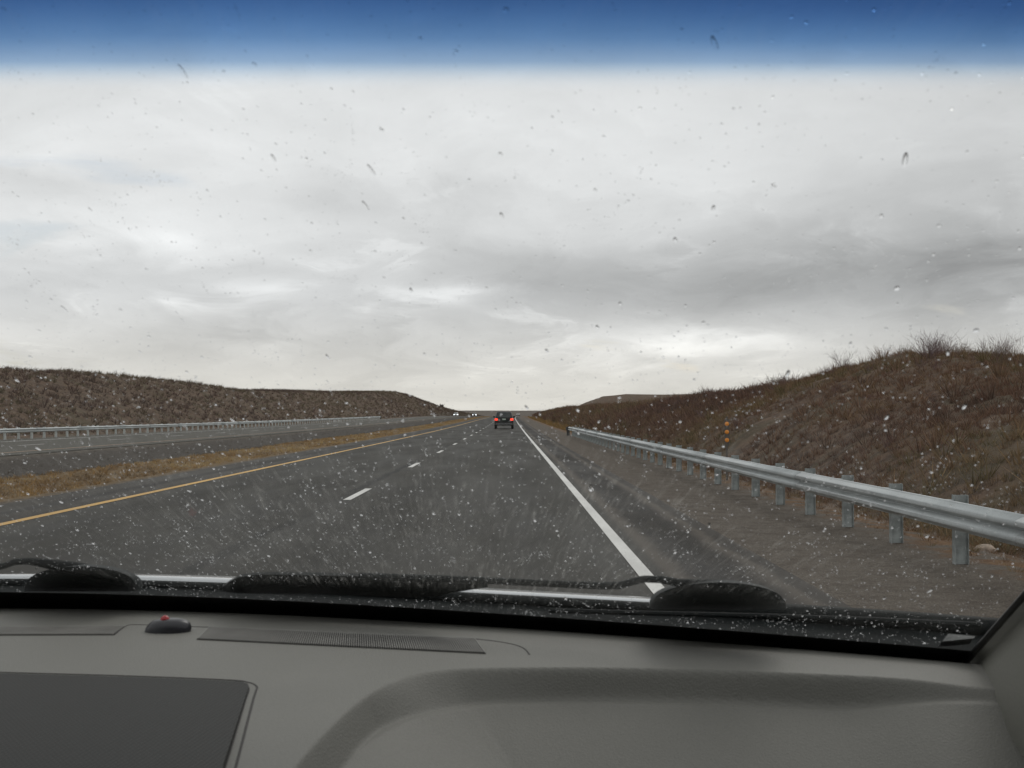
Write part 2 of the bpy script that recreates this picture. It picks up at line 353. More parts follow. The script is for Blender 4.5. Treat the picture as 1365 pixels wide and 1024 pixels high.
# ------------------------------------------------------------------ guardrails
WPROF = [(.010, .139), (.0, .138), (-.005, .124), (-.068, .092), (-.074, .084), (-.074, .050), (-.068, .041), (-.008, .009), (-.006, .0), (-.008, -.009),
         (-.068, -.041), (-.074, -.050), (-.074, -.084), (-.068, -.092), (-.005, -.124), (.0, -.138), (.010, -.139)]
WPROF = [(a * .95, b * .9) for a, b in WPROF]
def guardrail(name, xrail, side, ya, yb, zc, label, pm):
    root = empty(name, (xrail, ya, float(P(ya)) - .03)); tag(root, label, 'guardrail', 'steel guardrails along the highway')
    ox, oy, oz = root.location
    L = 7.62; y = ya; k = 0
    while y < yb - .5:
        y2 = min(y + L + .3, yb); ys = [y, (y + y2) / 2, y2]; v = []; f = []; off = .003 * (k % 2)
        th = .006
        for yy in ys:
            zz = float(P(yy)) + zc
            v += [(side * (dx - off), yy - oy, zz + dz - oz) for dx, dz in WPROF]
        m = len(WPROF)
        for a in range(2):
            for j in range(m - 1): f.append((a * m + j, a * m + j + 1, (a + 1) * m + j + 1, (a + 1) * m + j))
        o = mesh('rail_section', v, f, M['steel'], root, True); shade_auto(o, 20); sm = o.modifiers.new('thickness', 'SOLIDIFY'); sm.thickness = .004
        y += L; k += 1
    # one post with its spacer block and bolt, then copies
    hgt = zc + .125 + .035
    pb = MB(); x0 = side * .195
    pb.box((x0 - .060, -.003, -.25), (x0 + .060, .003, hgt)); pb.box((x0 - .063, -.042, -.25), (x0 - .057, .042, hgt)); pb.box((x0 + .057, -.042, -.25), (x0 + .063, .042, hgt))
    bl = MB().box((min(side * .014, x0 - side * .064), -.04, zc - .118), (max(side * .014, x0 - side * .064), .04, zc + .118), .008)
    bo = MB().tube([(side * -.002, 0, zc), (side * -.012, 0, zc), (side * -.018, 0, zc)], [.019, .017, .008], 8)
    first = None; n = int((yb - ya) / 1.905)
    for i in range(n + 1):
        yy = ya + .3 + i * 1.905
        loc = (0, yy - oy, float(P(yy)) - oz)
        if first is None:
            p = pb.build('post', M[pm], root); q = bl.build('spacer_block', M[pm], p); b = bo.build('bolt', M['steel'], p); first = (p, q, b)
        else:
            p = first[0].copy(); COL.objects.link(p); p.parent = root
            for c0 in first[1:]:
                c = c0.copy(); COL.objects.link(c); c.parent = p
        p.location = loc
    # buried-looking end shoe
    e = MB(); ze = float(P(yb)) + zc - oz
    e.tube([(side * -.04, yb - oy - .25, ze), (side * -.04, yb - oy + .1, ze - .02), (side * -.04, yb - oy + .32, ze - .06)], [.16, .17, .12], 12, 1.0)
    e.box((side * -.04 - .10, yb - oy + .05, ze - .60), (side * -.04 + .10, yb - oy + .25, ze - .1))
    e.build('end_terminal', M['dark_metal'], root)
    return root
guardrail('guardrail', 3.96, 1, -6.0, 83.5, .447, 'galvanised steel guardrail on posts beside the right shoulder, nearest to the camera', 'post_steel')
guardrail('guardrail', -27.42, -1, 56.0, 262.0, .50, 'long steel guardrail on posts coloured as lit beyond the opposite carriageway', 'lit_post')

# object marker with three amber reflectors behind the near rail
def marker():
    y = 26.4; x = 4.62; z = float(TZ(np.array(x), np.array(y)))
    r = empty('reflector_post', (x, y, z)); tag(r, 'thin dark post with three round amber reflectors behind the right guardrail', 'road marker')
    MB().box((-.022, 0, -.2), (.022, .016, 1.32 - z), .004).build('post', M['marker_post'], r)
    MB().box((-.052, -.006, .70 - z), (.052, -.001, 1.27 - z)).build('back_plate', M['marker_post'], r)
    for k in range(3):
        zc = .815 + .173 * k - z; m = MB(); rings = []
        for dy, rad in ((-.006, .046), (-.014, .046), (-.022, .036), (-.026, .015)): rings.append([(rad * math.cos(a * math.pi / 8), dy, zc + rad * math.sin(a * math.pi / 8)) for a in range(16)])
        m.loft(rings).build('amber_reflector', M['amber'], r, True)
marker()
def rock(x, y, s, label):
    z = float(TZ(np.array(x), np.array(y))); import bmesh
    bm = bmesh.new(); bmesh.ops.create_icosphere(bm, subdivisions=3, radius=1)
    for v in bm.verts:
        n = .35 * float(fbm(np.array(v.co.x * 1.3 + 5), np.array(v.co.y * 1.3 + v.co.z * 2.1), 3, 4)); v.co *= 1 + n * 1.2; v.co = Vector((v.co.x * s, v.co.y * s * .8, v.co.z * s * .55))
    me = bpy.data.meshes.new('rock'); bm.to_mesh(me); bm.free(); me.materials.append(M['rock']); o = bpy.data.objects.new('rock', me); COL.objects.link(o); o.location = (x, y, z + s * .08); tag(o, label, 'rock')
rock(5.05, 13.2, .115, 'pale tan rock lying in rust-brown grass under the near guardrail')

# ------------------------------------------------------------------ vegetation
def bush_template(n, h, spread, seed, wid=.012):
    """leafless bush: upward twigs that fork, thin triangles"""
    r = np.random.default_rng(seed); T = []
    for i in range(n):
        a = r.uniform(0, 2 * math.pi); lean = r.uniform(.05, 1.0) * spread; L = h * r.uniform(.55, 1.0)
        base = np.array([math.cos(a), math.sin(a), 0]) * r.uniform(0, .12) * h
        tip = base + np.array([math.cos(a) * lean, math.sin(a) * lean, 1.0]) * L * np.array([1, 1, .9])
        def twig(p, q, w0):
            d = q - p; s = np.cross(d, r.normal(size=3)); s = s / (np.linalg.norm(s) + 1e-9) * w0
            T.append((p - s, p + s, q))
        twig(base, tip, wid)
        for k in range(r.integers(2, 5)):
            t = r.uniform(.3, .95); p = base + (tip - base) * t; q = p + (tip - base) * r.uniform(.2, .4) + r.normal(size=3) * L * .16; q[2] = max(q[2], p[2] * .9)
            twig(p, q, wid * .7)
    return np.array(T)
def tuft_template(n, h, spread, seed, wid=.02):
    r = np.random.default_rng(seed); T = []
    for i in range(n):
        a = r.uniform(0, 2 * math.pi); L = h * r.uniform(.5, 1.0); b = np.array([math.cos(a), math.sin(a), 0]) * r.uniform(0, .3) * h
        tip = b + np.array([math.cos(a) * r.uniform(0, spread), math.sin(a) * r.uniform(0, spread), 1]) * L
        c = r.uniform(0, 2 * math.pi); s = np.array([math.cos(c), math.sin(c), 0]) * wid; T.append((b - s, b + s, tip))
    return np.array(T)
def scatter(name, temps, pts, scl, cols, mat, label, cat, seed=0):
    r = np.random.default_rng(seed); V = []; C = []
    for (x, y, z), s, c in zip(pts, scl, cols):
        T = temps[r.integers(len(temps))]; a = r.uniform(0, 2 * math.pi); ca, sa = math.cos(a), math.sin(a)
        q = T.reshape(-1, 3) * s; v = np.stack([q[:, 0] * ca - q[:, 1] * sa + x, q[:, 0] * sa + q[:, 1] * ca + y, q[:, 2] * r.uniform(.8, 1.2) + z], 1); V.append(v)
        C.append(np.repeat(np.clip(np.array(c)[None] * r.uniform(.65, 1.35, size=(len(T), 1)), 0, 1), 3, 0))
    V = np.concatenate(V); C = np.concatenate(C); F = np.arange(len(V)).reshape(-1, 3)
    o = mesh(name, V, F, mat); point_colors(o, C); tag(o, label, cat, kind='stuff'); return o
def place(n, xa, xb, yf, keep=None):
    x = rng.uniform(xa, xb, n); y = yf(rng.uniform(0, 1, n)); z = TZ(x, y) - .03; p = np.stack([x + CX(y), y, z], 1)
    if keep is not None: p = p[keep(x, y)]
    return p
PAL_R = np.array([(.115, .072, .055), (.085, .060, .050), (.135, .090, .060), (.095, .085, .045), (.16, .11, .065), (.10, .058, .050)])
def pal(n, P_): return P_[rng.integers(len(P_), size=n)]
def patchy(p, P_, f=.12, seed=50):
    """colours that drift over the slope in soft patches"""
    a = np.clip(fbm(p[:, 0] * f * 1.6, p[:, 1] * f, 3, seed) * 1.6 + .5, 0, .999); k = (a * len(P_)).astype(int); k = np.clip(k + rng.integers(-1, 2, len(p)), 0, len(P_) - 1); return P_[k]
bt = [bush_template(14, 1.0, .75, s, .014) for s in range(6)]
bt_far = [bush_template(12, 1.0, .9, 20 + s, .030) for s in range(5)]
tt = [tuft_template(16, 1.0, 1.3, 40 + s, .030) for s in range(6)]
tt_far = [tuft_template(10, 1.0, 1.3, 60 + s, .075) for s in range(5)]
PR = np.array([(.075, .055, .046), (.105, .066, .052), (.12, .078, .055), (.13, .092, .060), (.10, .085, .048), (.15, .11, .065)])
# low brush on the right bank
p = place(30000, 5.6, 17, lambda u: 14 + 110 * u ** 1.25, lambda x, y: fbm(x * .35, y * .2, 3, 31) > -.16); q = place(9000, 6.2, 16.5, lambda u: 48 + 72 * u); p = np.concatenate([p, q])
scatter('low_brush', tt, p, rng.uniform(.08, .26, len(p)) * (1 + 1.2 * (rng.uniform(size=len(p)) < .06)), patchy(p, PR * np.array([1.50, 1.40, 1.28])), M['twig'], 'low dry brown brush and grass covering the right bank', 'brush', 1)
p = place(6500, 6.8, 22, lambda u: 80 + 430 * u ** 1.3); q = place(3600, 6.6, 17, lambda u: 56 + 62 * u); p = np.concatenate([p, q])
scatter('bank_brush', bt_far + tt_far, p, rng.uniform(.3, 1.0, len(p)) * np.interp(p[:, 1], [56, 130], [.45, 1.1]), patchy(p, PR * np.array([1.28, 1.17, 1.13]), .05), M['twig'], 'reddish brown brush on the right bank farther down the road', 'brush', 2)
p = place(1500, 5.0, 7.4, lambda u: 84 + 330 * u)
scatter('roadside_grass', tt_far, p, rng.uniform(.25, .5, len(p)), pal(len(p), np.array([(.30, .19, .07), (.24, .15, .06), (.2, .14, .07)])), M['grass'], 'straw coloured grass strip at the foot of the right bank', 'grass', 3)
p = place(1500, 4.35, 6.2, lambda u: 8 + 75 * u)
scatter('roadside_tufts', tt, p, rng.uniform(.06, .17, len(p)), pal(len(p), np.array([(.17, .095, .045), (.14, .08, .042), (.18, .13, .06)])), M['grass'], 'sparse rust coloured grass tufts behind the near guardrail', 'grass', 4)
# median
p = place(17000, -12.0, -8.0, lambda u: 14 + 480 * u ** 2.0, lambda x, y: np.abs(x + 9.9 + .5 * fbm(x * 0 + 3, y * .12, 3, 8)) < 1.7 + 2.2 * fbm(x * .3, y * .15, 3, 12))
scatter('median_grass', tt + tt_far, p, rng.uniform(.06, .17, len(p)), patchy(p, np.array([(.15, .10, .055), (.24, .145, .06), (.32, .20, .08), (.38, .26, .11), (.40, .30, .14)]), .4, 77), M['grass'], 'golden dry grass growing along the median strip', 'grass', 5)
p = place(2600, -16.3, -11.9, lambda u: 25 + 300 * u ** 1.6)
scatter('ditch_weeds', tt, p, rng.uniform(.05, .14, len(p)), pal(len(p), np.array([(.08, .066, .05), (.10, .078, .055), (.07, .065, .05)])), M['grass'], 'sparse dull weeds in the dark median ditch', 'weeds', 6)
# left bank
PAL_L = np.array([(.075, .055, .045), (.088, .060, .050), (.098, .068, .054), (.095, .078, .050), (.115, .088, .060)])
p = place(21000, -56, -29.8, lambda u: 55 + 800 * u ** 1.7); q = place(900, -56, -31, lambda u: 60 + 600 * u ** 1.4); p = np.concatenate([p, q])
scatter('far_bank_scrub', tt_far + bt_far[:2], p, rng.uniform(.16, .50, len(p)) * (1 + .0012 * p[:, 1]) * np.where(np.arange(len(p)) >= len(p) - 900, 1.25, 1.0), patchy(p, PAL_L * 1.45, .05), M['twig'], 'brown scrub covering the long bank left of the highway', 'scrub', 7)
# individual shrubs on the right crest
SHRUB = [bush_template(52, 1.0, .95, 100 + s, .0062) for s in range(4)]
def shrub_mesh(T, name, seed, tone):
    r = np.random.default_rng(seed); V = T.reshape(-1, 3); me = mesh(name, V, np.arange(len(V)).reshape(-1, 3), M['twig']); c = np.repeat(np.array(tone)[None] * r.uniform(.6, 1.4, (len(T), 1)), 3, 0); point_colors(me, c); return me
SHRUB += [bush_template(44, 1.0, .95, 110 + s, .014) for s in range(4)]       # coarser twigs for the shrubs farther off
protos_at = [None] * 8
for k in range(230):
    y = 27 + 118 * (k / 229) ** 1.25 + rng.uniform(-.8, .8); x = 15.0 + rng.normal() * .9
    i = k % 4 + (4 if y > 56 else 0)
    if protos_at[i] is None: o = shrub_mesh(SHRUB[i], 'bare_shrub', k, [(.155, .105, .105), (.165, .11, .095), (.14, .098, .098), (.15, .115, .085)][i % 4]); protos_at[i] = o
    else: o = protos_at[i].copy(); COL.objects.link(o)
    if k % 4 == 0: x = rng.uniform(8.0, 13)
    s = rng.uniform(.40, .85) * (1.1 if 38 < y < 50 and x > 13 else 1.0) * (1.0 if x > 13 else .7)
    if y < 36: s *= .6
    o.location = (x, y, float(TZ(np.array(x), np.array(y))) - .05); o.rotation_euler = (0, 0, rng.uniform(0, 6.28)); o.scale = (s, s, s * rng.uniform(.8, 1.15))
    tag(o, 'leafless reddish brown shrub standing along the top of the right bank' if x > 13 else 'leafless brown shrub growing on the face of the right bank', 'shrub', 'bare shrubs along the crest of the right bank' if x > 13 else 'bare shrubs on the face of the right bank')
o = shrub_mesh(bush_template(60, 1.0, .6, 300, .05), 'leafless_tree', 9, (.075, .058, .05)); ty = 640.0; tx = -41.0
o.location = (tx + float(CX(ty)), ty, float(TZ(np.array(tx), np.array(ty))) - .2); o.scale = (2.6, 2.6, 2.3); tag(o, 'small lone dark tree on the skyline where the left bank falls away', 'tree')

# ------------------------------------------------------------------ vehicles on the road
M['rubber'] = simple('tyre_rubber', (.012, .012, .012), .85); M['rim'] = simple('wheel_alloy', (.30, .30, .31), .35, .8)
M['suv_paint'] = simple('dark_green_paint', (.005, .008, .007), .38, 0, spec=.25, coat=.12, var=.05)
M['tinted'] = simple('tinted_vehicle_glass', (.006, .012, .010), .12, 0, spec=.6, var=.05)
M['tail'] = simple('red_brake_lamp', (.5, .02, .01), .25, emit=(1, .06, .03), es=1.5)
M['plate'] = simple('plate_metal', (.42, .50, .42), .5); M['trim'] = simple('black_bumper_plastic', (.015, .015, .015), .55)
M['chrome'] = simple('bright_trim', (.55, .55, .56), .25, .9)
M['head'] = simple('lit_headlamp', (.9, .9, .9), .2, emit=(.9, .96, 1), es=9.0)
M['silver_paint'] = simple('silver_paint', (.45, .46, .47), .3, .5, coat=.5); M['white_car'] = simple('white_car_paint', (.62, .62, .60), .3, coat=.5)
M['dark_car'] = simple('dark_grey_paint', (.06, .065, .075), .25, .2, coat=.5)
def sect(y, zb, zt, wb, wm, wt):
    h = [(wb, zb), (wm, zb + .12), (wm, zb + (zt - zb) * .6), (wt, zt - .03), (wt * .93, zt)]
    return [(x, y, z) for x, z in h] + [(-x, y, z) for x, z in reversed(h)]
def quad_pane(root, name, pts, mat, t=.006):
    a = [Vector(p) for p in pts]; n = (a[1] - a[0]).cross(a[3] - a[0]).normalized() * t
    return MB().loft([[tuple(p - n) for p in a], [tuple(p + n) for p in a]]).build(name, mat, root)
def vehicle(name, loc, rz, body, cab, paintm, label, cat, lamps, H=None):
    """body: list of sections from rear (y=0) forward; cab: rings of (z, y0, y1, halfwidth)"""
    r = empty(name, loc, rz); tag(r, label, cat)
    shade_auto(MB().loft([sect(*s) for s in body]).build('body', paintm, r), 35)
    rings = []
    for z, y0, y1, hw in cab: rings.append([(-hw * .94, y0, z), (hw * .94, y0, z), (hw, y0 + .12, z), (hw, y1 - .25, z), (hw * .9, y1, z), (-hw * .9, y1, z), (-hw, y1 - .25, z), (-hw, y0 + .12, z)])
    shade_auto(MB().loft(rings).build('cabin', paintm, r), 30)
    (z0, a0, b0, w0), (z1, a1, b1, w1) = cab[0], cab[1]
    def L(t, u): return u[0] + (u[1] - u[0]) * t
    lo, hi = .10, .90; e = .012
    def P_(side, yt, zt):   # on the side wall
        y = L(yt, (L(zt, (a0 + .12, a1 + .12)), L(zt, (b0 - .25, b1 - .25)))); return (side * (L(zt, (w0, w1)) + e), y, L(zt, (z0, z1)))
    for s in (-1, 1):
        for ya, yb in ((.04, .30), (.34, .63), (.67, .97)): quad_pane(r, 'side_window', [P_(s, ya, lo), P_(s, yb, lo), P_(s, yb, hi), P_(s, ya, hi)], M['tinted'])
    quad_pane(r, 'rear_window', [(-w0 * .84, L(lo, (a0, a1)) - e, L(lo, (z0, z1))), (w0 * .84, L(lo, (a0, a1)) - e, L(lo, (z0, z1))), (w1 * .86, L(hi, (a0, a1)) - e, L(hi, (z0, z1))), (-w1 * .86, L(hi, (a0, a1)) - e, L(hi, (z0, z1)))], M['tinted'])
    quad_pane(r, 'windshield', [(-w0 * .82, L(lo, (b0, b1)) + e, L(lo, (z0, z1))), (w0 * .82, L(lo, (b0, b1)) + e, L(lo, (z0, z1))), (w1 * .84, L(hi, (b0, b1)) + e, L(hi, (z0, z1))), (-w1 * .84, L(hi, (b0, b1)) + e, L(hi, (z0, z1)))], M['tinted'])
    Ln = body[-1][0]; wm = body[2][4]; zt = body[1][2]
    for yy in (.95, Ln - .9):
        for s in (-1, 1):
            wl = empty('wheel', (s * (wm - .10), yy, .345)); wl.parent = r
            MB().disc_x((0, 0, 0), .345, .23, 22).build('tyre', M['rubber'], wl, True)
            MB().disc_x((s * .075, 0, 0), .215, .10, 16).build('rim', M['rim'], wl, True)
    for s in (-1, 1):
        zl = zt - .14
        MB().box((min(s * (wm - .30), s * (wm - .015)), -.035, zl - .11), (max(s * (wm - .30), s * (wm - .015)), .09, zl + .09), .02).build('tail_light', lamps[0], r)
        MB().box((min(s * (wm - .32), s * (wm - .06)), Ln - .12, body[-1][2] - .16), (max(s * (wm - .32), s * (wm - .06)), Ln + .02, body[-1][2] - .02), .02).build('headlight', lamps[1], r)
        MB().box((min(s * (wm - .03), s * (wm + .17)), b0 - .55, z0 + .02), (max(s * (wm - .03), s * (wm + .17)), b0 - .42, z0 + .19), .03).build('mirror', paintm, r)
    MB().box((-wm + .06, -.07, body[0][1] - .06), (wm - .06, .06, body[0][1] + .17), .03).build('rear_bumper', M['trim'], r)
    MB().box((-.155, -.032, zt - .20), (.155, .02, zt - .06), .004).build('license_plate', M['plate'], r)
    return r
SUVB = [(0.0, .44, .98, .72, .83, .80), (.10, .36, 1.03, .76, .885, .85), (1.0, .30, 1.04, .78, .89, .86), (2.9, .30, 1.0, .78, .89, .85), (3.5, .30, .97, .78, .88, .80), (4.2, .34, .84, .72, .82, .70), (4.4, .42, .74, .66, .74, .60)]
SUVC = [(1.02, .05, 3.15, .83), (1.55, .22, 2.25, .675), (1.63, .38, 2.0, .58)]
CARB = [(0.0, .42, .88, .70, .80, .74), (.10, .32, .93, .74, .86, .80), (1.0, .24, .95, .76, .88, .82), (3.0, .24, .92, .76, .88, .82), (3.6, .24, .86, .76, .86, .76), (4.4, .28, .72, .70, .80, .66), (4.6, .36, .64, .64, .72, .56)]
CARC = [(.92, .55, 3.3, .78), (1.36, 1.25, 2.4, .60), (1.42, 1.4, 2.2, .50)]
M['tail_dark'] = simple('unlit_tail_lamp', (.3, .03, .02), .3); M['tail_off'] = simple('dim_tail_lamp', (.35, .02, .015), .3, emit=(1, .1, .05), es=.6); M['head_off'] = simple('clear_headlamp', (.55, .55, .55), .15)
suv = vehicle('suv', (-.575, 116.5, float(P(116.5)) + .02), 0, SUVB, SUVC, M['suv_paint'], 'dark sport utility vehicle ahead with both red brake lights glowing', 'car', (M['tail'], M['head_off']))
for s in (-1, 1): MB().tube([(s * .58, .45, 1.60), (s * .59, .55, 1.665), (s * .59, 1.85, 1.665), (s * .58, 1.95, 1.60)], .022, 8).build('roof_rail', M['trim'], suv)
MB().box((-.80, -.055, .44), (.80, -.075, .47)).build('bumper_trim', M['chrome'], suv)
def on_road(x0, y): return (x0 + float(CX(y)), y, float(P(y)) + .02)
vehicle('oncoming_car', on_road(-23.4, 489.5), R(180), CARB, CARC, M['silver_paint'], 'oncoming car with bright headlights on far carriageway, the one nearer the left bank', 'car', (M['tail_off'], M['head']))
vehicle('oncoming_car', on_road(-19.7, 562.0), R(180), CARB, CARC, M['dark_car'], 'oncoming car with headlights farther away, closer to the suv', 'car', (M['tail_off'], M['head']))
vehicle('distant_car', on_road(-.9, 610.0), R(0), CARB, CARC, M['white_car'], 'tiny pale car far down the road just right of the suv', 'car', (M['tail_dark'], M['head_off']))

# ------------------------------------------------------------------ the car the picture is taken from
DZ = 1.09                                     # height of the dashboard top
BX = np.array([-1.30, -1.05, -.86, -.68, -.45, -.21, .07, .20, .34, .465, .60])
BY = np.array([1.47, 1.585, 1.630, 1.643, 1.615, 1.568, 1.463, 1.408, 1.339, 1.285, 1.20])
bpoly = np.polynomial.polynomial.Polynomial.fit(BX, BY, 6)
def B(x): return bpoly(np.asarray(x, float))
def dB(x): return (B(np.asarray(x) + .005) - B(np.asarray(x) - .005)) / .01
RAKE = 1.88
def glass_y(x, z): return B(x) - RAKE * (z - DZ)
def XE(z): return .468 - .10 * (z - DZ)        # right edge of the windshield
def XL(z): return -1.26 + .24 * (z - DZ)
def hit_glass(px, py, off=0.0):
    d = ray(px, py); y = 1.2
    for _ in range(60):
        x = d.x * y; y = .5 * y + .5 * (float(glass_y(x, EYE + d.z * y)) + off * math.sqrt(1 + RAKE ** 2 + float(dB(x)) ** 2))
    return Vector((d.x * y, y, EYE + d.z * y))
def on_plane(px, py, z=DZ): d = ray(px, py); t = (z - EYE) / d.z; return Vector((d.x * t, t, z))

def dash_mat(name, col, rough=.62, grain=520, strength=.55):
    m, t, out = material(name); tc = t.node('ShaderNodeTexCoord').outputs['Object']
    v = t.node('ShaderNodeTexVoronoi'); t.put(v.inputs['Vector'], tc); v.inputs['Scale'].default_value = grain
    n = t.noise(tc, 3, 4); c = t.mix(t.smooth(n, .3, .7), tuple(x * .95 for x in col), tuple(x * 1.05 for x in col))
    gr = t.noise(tc, 420, 2, .7);
    c = t.mix(t.math('MULTIPLY', t.smooth(gr, .40, .62), .22), c, tuple(x * .70 for x in col))
    sm = t.noise(t.mapping(tc, (1, 3, 1)), 60, 6, .8); c = t.mix(t.math('MULTIPLY', t.smooth(sm, .60, .76), .30), c, tuple(x * 1.3 for x in col))
    principled(t, out, c, rough, 0, .3, t.bump(v.outputs['Distance'], strength, .0006)); return m
M['dash'] = dash_mat('grey_dash_plastic', (.176, .173, .155)); M['pillar'] = dash_mat('pillar_trim', (.20, .197, .172), .75, 700, .2)
M['black'] = simple('black_ceramic_band', (.004, .004, .004), .4); M['cowl'] = simple('cowl_plastic', (.008, .010, .010), .85, spec=.15, var=.3, vscale=30, bump=.4, bscale=120)
M['wiper'] = simple('wiper_black', (.006, .008, .008), .7, spec=.2, var=.3, vscale=40); M['wiper_cap'] = simple('wiper_cap_plastic', (.014, .018, .018), .7, spec=.25, var=.2)
M['hood'] = simple('silver_hood_paint', (.60, .62, .63), .18, .35, coat=.6, var=.04); M['wet_fender'] = simple('wet_fender_paint', (.09, .093, .09), .7, spec=.1, var=.3, vscale=90); M['seam'] = simple('dark_seam', (.035, .032, .030), .8)
M['slat'] = simple('vent_slat_plastic', (.19, .185, .17), .6); M['slot'] = simple('slot_shade', (.008, .008, .008), .9)
M['sensor'] = simple('sensor_black', (.018, .018, .022), .35); M['lens'] = simple('red_sensor_lens', (.36, .012, .015), .2, var=.05)
M['headliner'] = simple('headliner_cloth', (.22, .215, .20), .95); M['under'] = simple('cabin_dark', (.06, .06, .058), .9)
def speaker_mat():
    m, t, out = material('speaker_mesh'); tc = t.node('ShaderNodeTexCoord').outputs['Object']
    wv = t.node('ShaderNodeTexWave', bands_direction='X'); t.put(wv.inputs[0], t.mapping(tc, (1, 1, 1), rot=(0, 0, R(8)))); wv.inputs['Scale'].default_value = 75; wv.inputs['Distortion'].default_value = .2
    ws = t.node('ShaderNodeTexWave', bands_direction='Y'); t.put(ws.inputs[0], tc); ws.inputs['Scale'].default_value = 60
    h = t.math('MULTIPLY', wv.outputs[1], t.math('ADD', t.math('MULTIPLY', ws.outputs[1], .4), .6))
    c = t.mix(h, (.014, .014, .0125), (.032, .032, .029)); principled(t, out, c, .7, 0, .3, t.bump(h, .5, .0012)); return m
M['speaker'] = speaker_mat()
def glass_mat():
    m, t, out = material('windshield_glass'); uv = t.node('ShaderNodeUVMap', uv_map='UVMap').outputs[0]
    S = t.node('ShaderNodeSeparateXYZ'); t.put(S.inputs[0], uv); u, v = S.outputs[0], S.outputs[1]
    uneven = t.math('MULTIPLY', t.math('SUBTRACT', t.noise(t.mapping(uv, (5, .6, 1)), 1.0, 3), .5), .10)
    v = t.math('ADD', v, t.math('MULTIPLY', t.math('ADD', uneven, t.smooth(u, .62, 1.0, 0.0, .12)), t.smooth(v, .5, .75)))
    ramp = t.node('ShaderNodeValToRGB'); t.put(ramp.inputs[0], v); cr = ramp.color_ramp; cr.interpolation = 'B_SPLINE'
    pts = [(0, (.985, .99, .985)), (.46, (.985, .99, .985)), (.50, (.93, .96, .985)), (.535, (.66, .78, .90)), (.57, (.36, .53, .76)), (.66, (.13, .29, .57)), (.80, (.042, .12, .34)), (1, (.015, .045, .16))]
    while len(cr.elements) < len(pts): cr.elements.new(.5)
    for e, (p_, c_) in zip(cr.elements, pts): e.position = p_; e.color = (*c_, 1)
    tr = t.node('ShaderNodeBsdfTransparent'); t.put(tr.inputs[0], ramp.outputs[0])
    gl = t.node('ShaderNodeBsdfGlossy'); gl.inputs['Roughness'].default_value = .06
    fr = t.node('ShaderNodeFresnel'); fr.inputs[0].default_value = 1.42
    m1 = t.node('ShaderNodeMixShader'); t.put(m1.inputs[0], t.math('MULTIPLY', fr.outputs[0], .8)); t.l.new(tr.outputs[0], m1.inputs[1]); t.l.new(gl.outputs[0], m1.inputs[2])
    # thin film of road spray, dragged outward in streaks by the airflow
    tc = t.node('ShaderNodeTexCoord').outputs['Object']; SX = t.node('ShaderNodeSeparateXYZ'); t.put(SX.inputs[0], tc)
    ang = t.math('DIVIDE', t.math('ADD', SX.outputs[0], .10), t.math('ADD', t.math('SUBTRACT', SX.outputs[2], DZ), .42))
    cv = t.node('ShaderNodeCombineXYZ'); t.put(cv.inputs[0], t.math('MULTIPLY', ang, 190.0)); t.put(cv.inputs[1], t.math('MULTIPLY', SX.outputs[2], 26.0))
    st = t.noise(cv.outputs[0], 1.0, 4, .7); st2 = t.noise(t.mapping(cv.outputs[0], (.25, .5, 1), (4, 2, 0)), 1.0, 4, .6)
    sh = t.noise(t.mapping(cv.outputs[0], (.75, 2.6, 1), (9, 5, 0)), 1.0, 3, .65)            # short dashes left by running drops
    big = t.noise(tc, 9, 4); low = t.math('MULTIPLY', t.smooth(SX.outputs[2], 1.27, 1.36, 1.0, .10), t.smooth(t.math('ABSOLUTE', t.math('ADD', SX.outputs[0], .12)), .18, .60, 1.0, .25))
    f = t.math('ADD', t.math('MULTIPLY', t.smooth(st, .42, .70), .34), t.math('MULTIPLY', t.smooth(sh, .50, .68), .7))
    f = t.math('MULTIPLY', t.math('MULTIPLY', f, t.smooth(st2, .32, .62, .25, 1.0)), t.smooth(big, .3, .65, .35, 1.0))
    f = t.math('MULTIPLY', t.math('ADD', t.math('MULTIPLY', f, .155), .006), t.math('MULTIPLY', low, t.smooth(SX.outputs[2], 1.125, 1.155, .25, 1.0)))
    tl = t.node('ShaderNodeBsdfTranslucent'); t.put(tl.inputs[0], (.78, .77, .72))
    m2 = t.node('ShaderNodeMixShader'); t.put(m2.inputs[0], f); t.l.new(m1.outputs[0], m2.inputs[1]); t.l.new(tl.outputs[0], m2.inputs[2]); t.l.new(m2.outputs[0], out.inputs[0]); return m
M['glass'] = glass_mat()
def dimmed_glass():
    m, t, out = material('side_glass'); tr = t.node('ShaderNodeBsdfTransparent'); tr.inputs[0].default_value = (.52, .57, .55, 1)  # tint added to the unseen side panes to cut light into the cabin
    gl = t.node('ShaderNodeBsdfGlossy'); gl.inputs['Roughness'].default_value = .02; fr = t.node('ShaderNodeFresnel'); fr.inputs[0].default_value = 1.4
    m1 = t.node('ShaderNodeMixShader'); t.l.new(fr.outputs[0], m1.inputs[0]); t.l.new(tr.outputs[0], m1.inputs[1]); t.l.new(gl.outputs[0], m1.inputs[2]); t.l.new(m1.outputs[0], out.inputs[0]); return m
M['side_glass'] = dimmed_glass()
def water():
    m, t, out = material('rain_water'); g = t.node('ShaderNodeBsdfGlass'); g.inputs['IOR'].default_value = 1.33; g.inputs['Roughness'].default_value = 0.0; t.l.new(g.outputs[0], out.inputs[0]); return m
M['water'] = water()

car = empty('car', (-.38, 0, .02)); tag(car, 'car seen from inside, with grey dashboard, rainy windshield and black wipers', 'car')
def own(o):
    o.parent = car; o.matrix_parent_inverse = Matrix.Translation((.38, 0, -.02)); return o
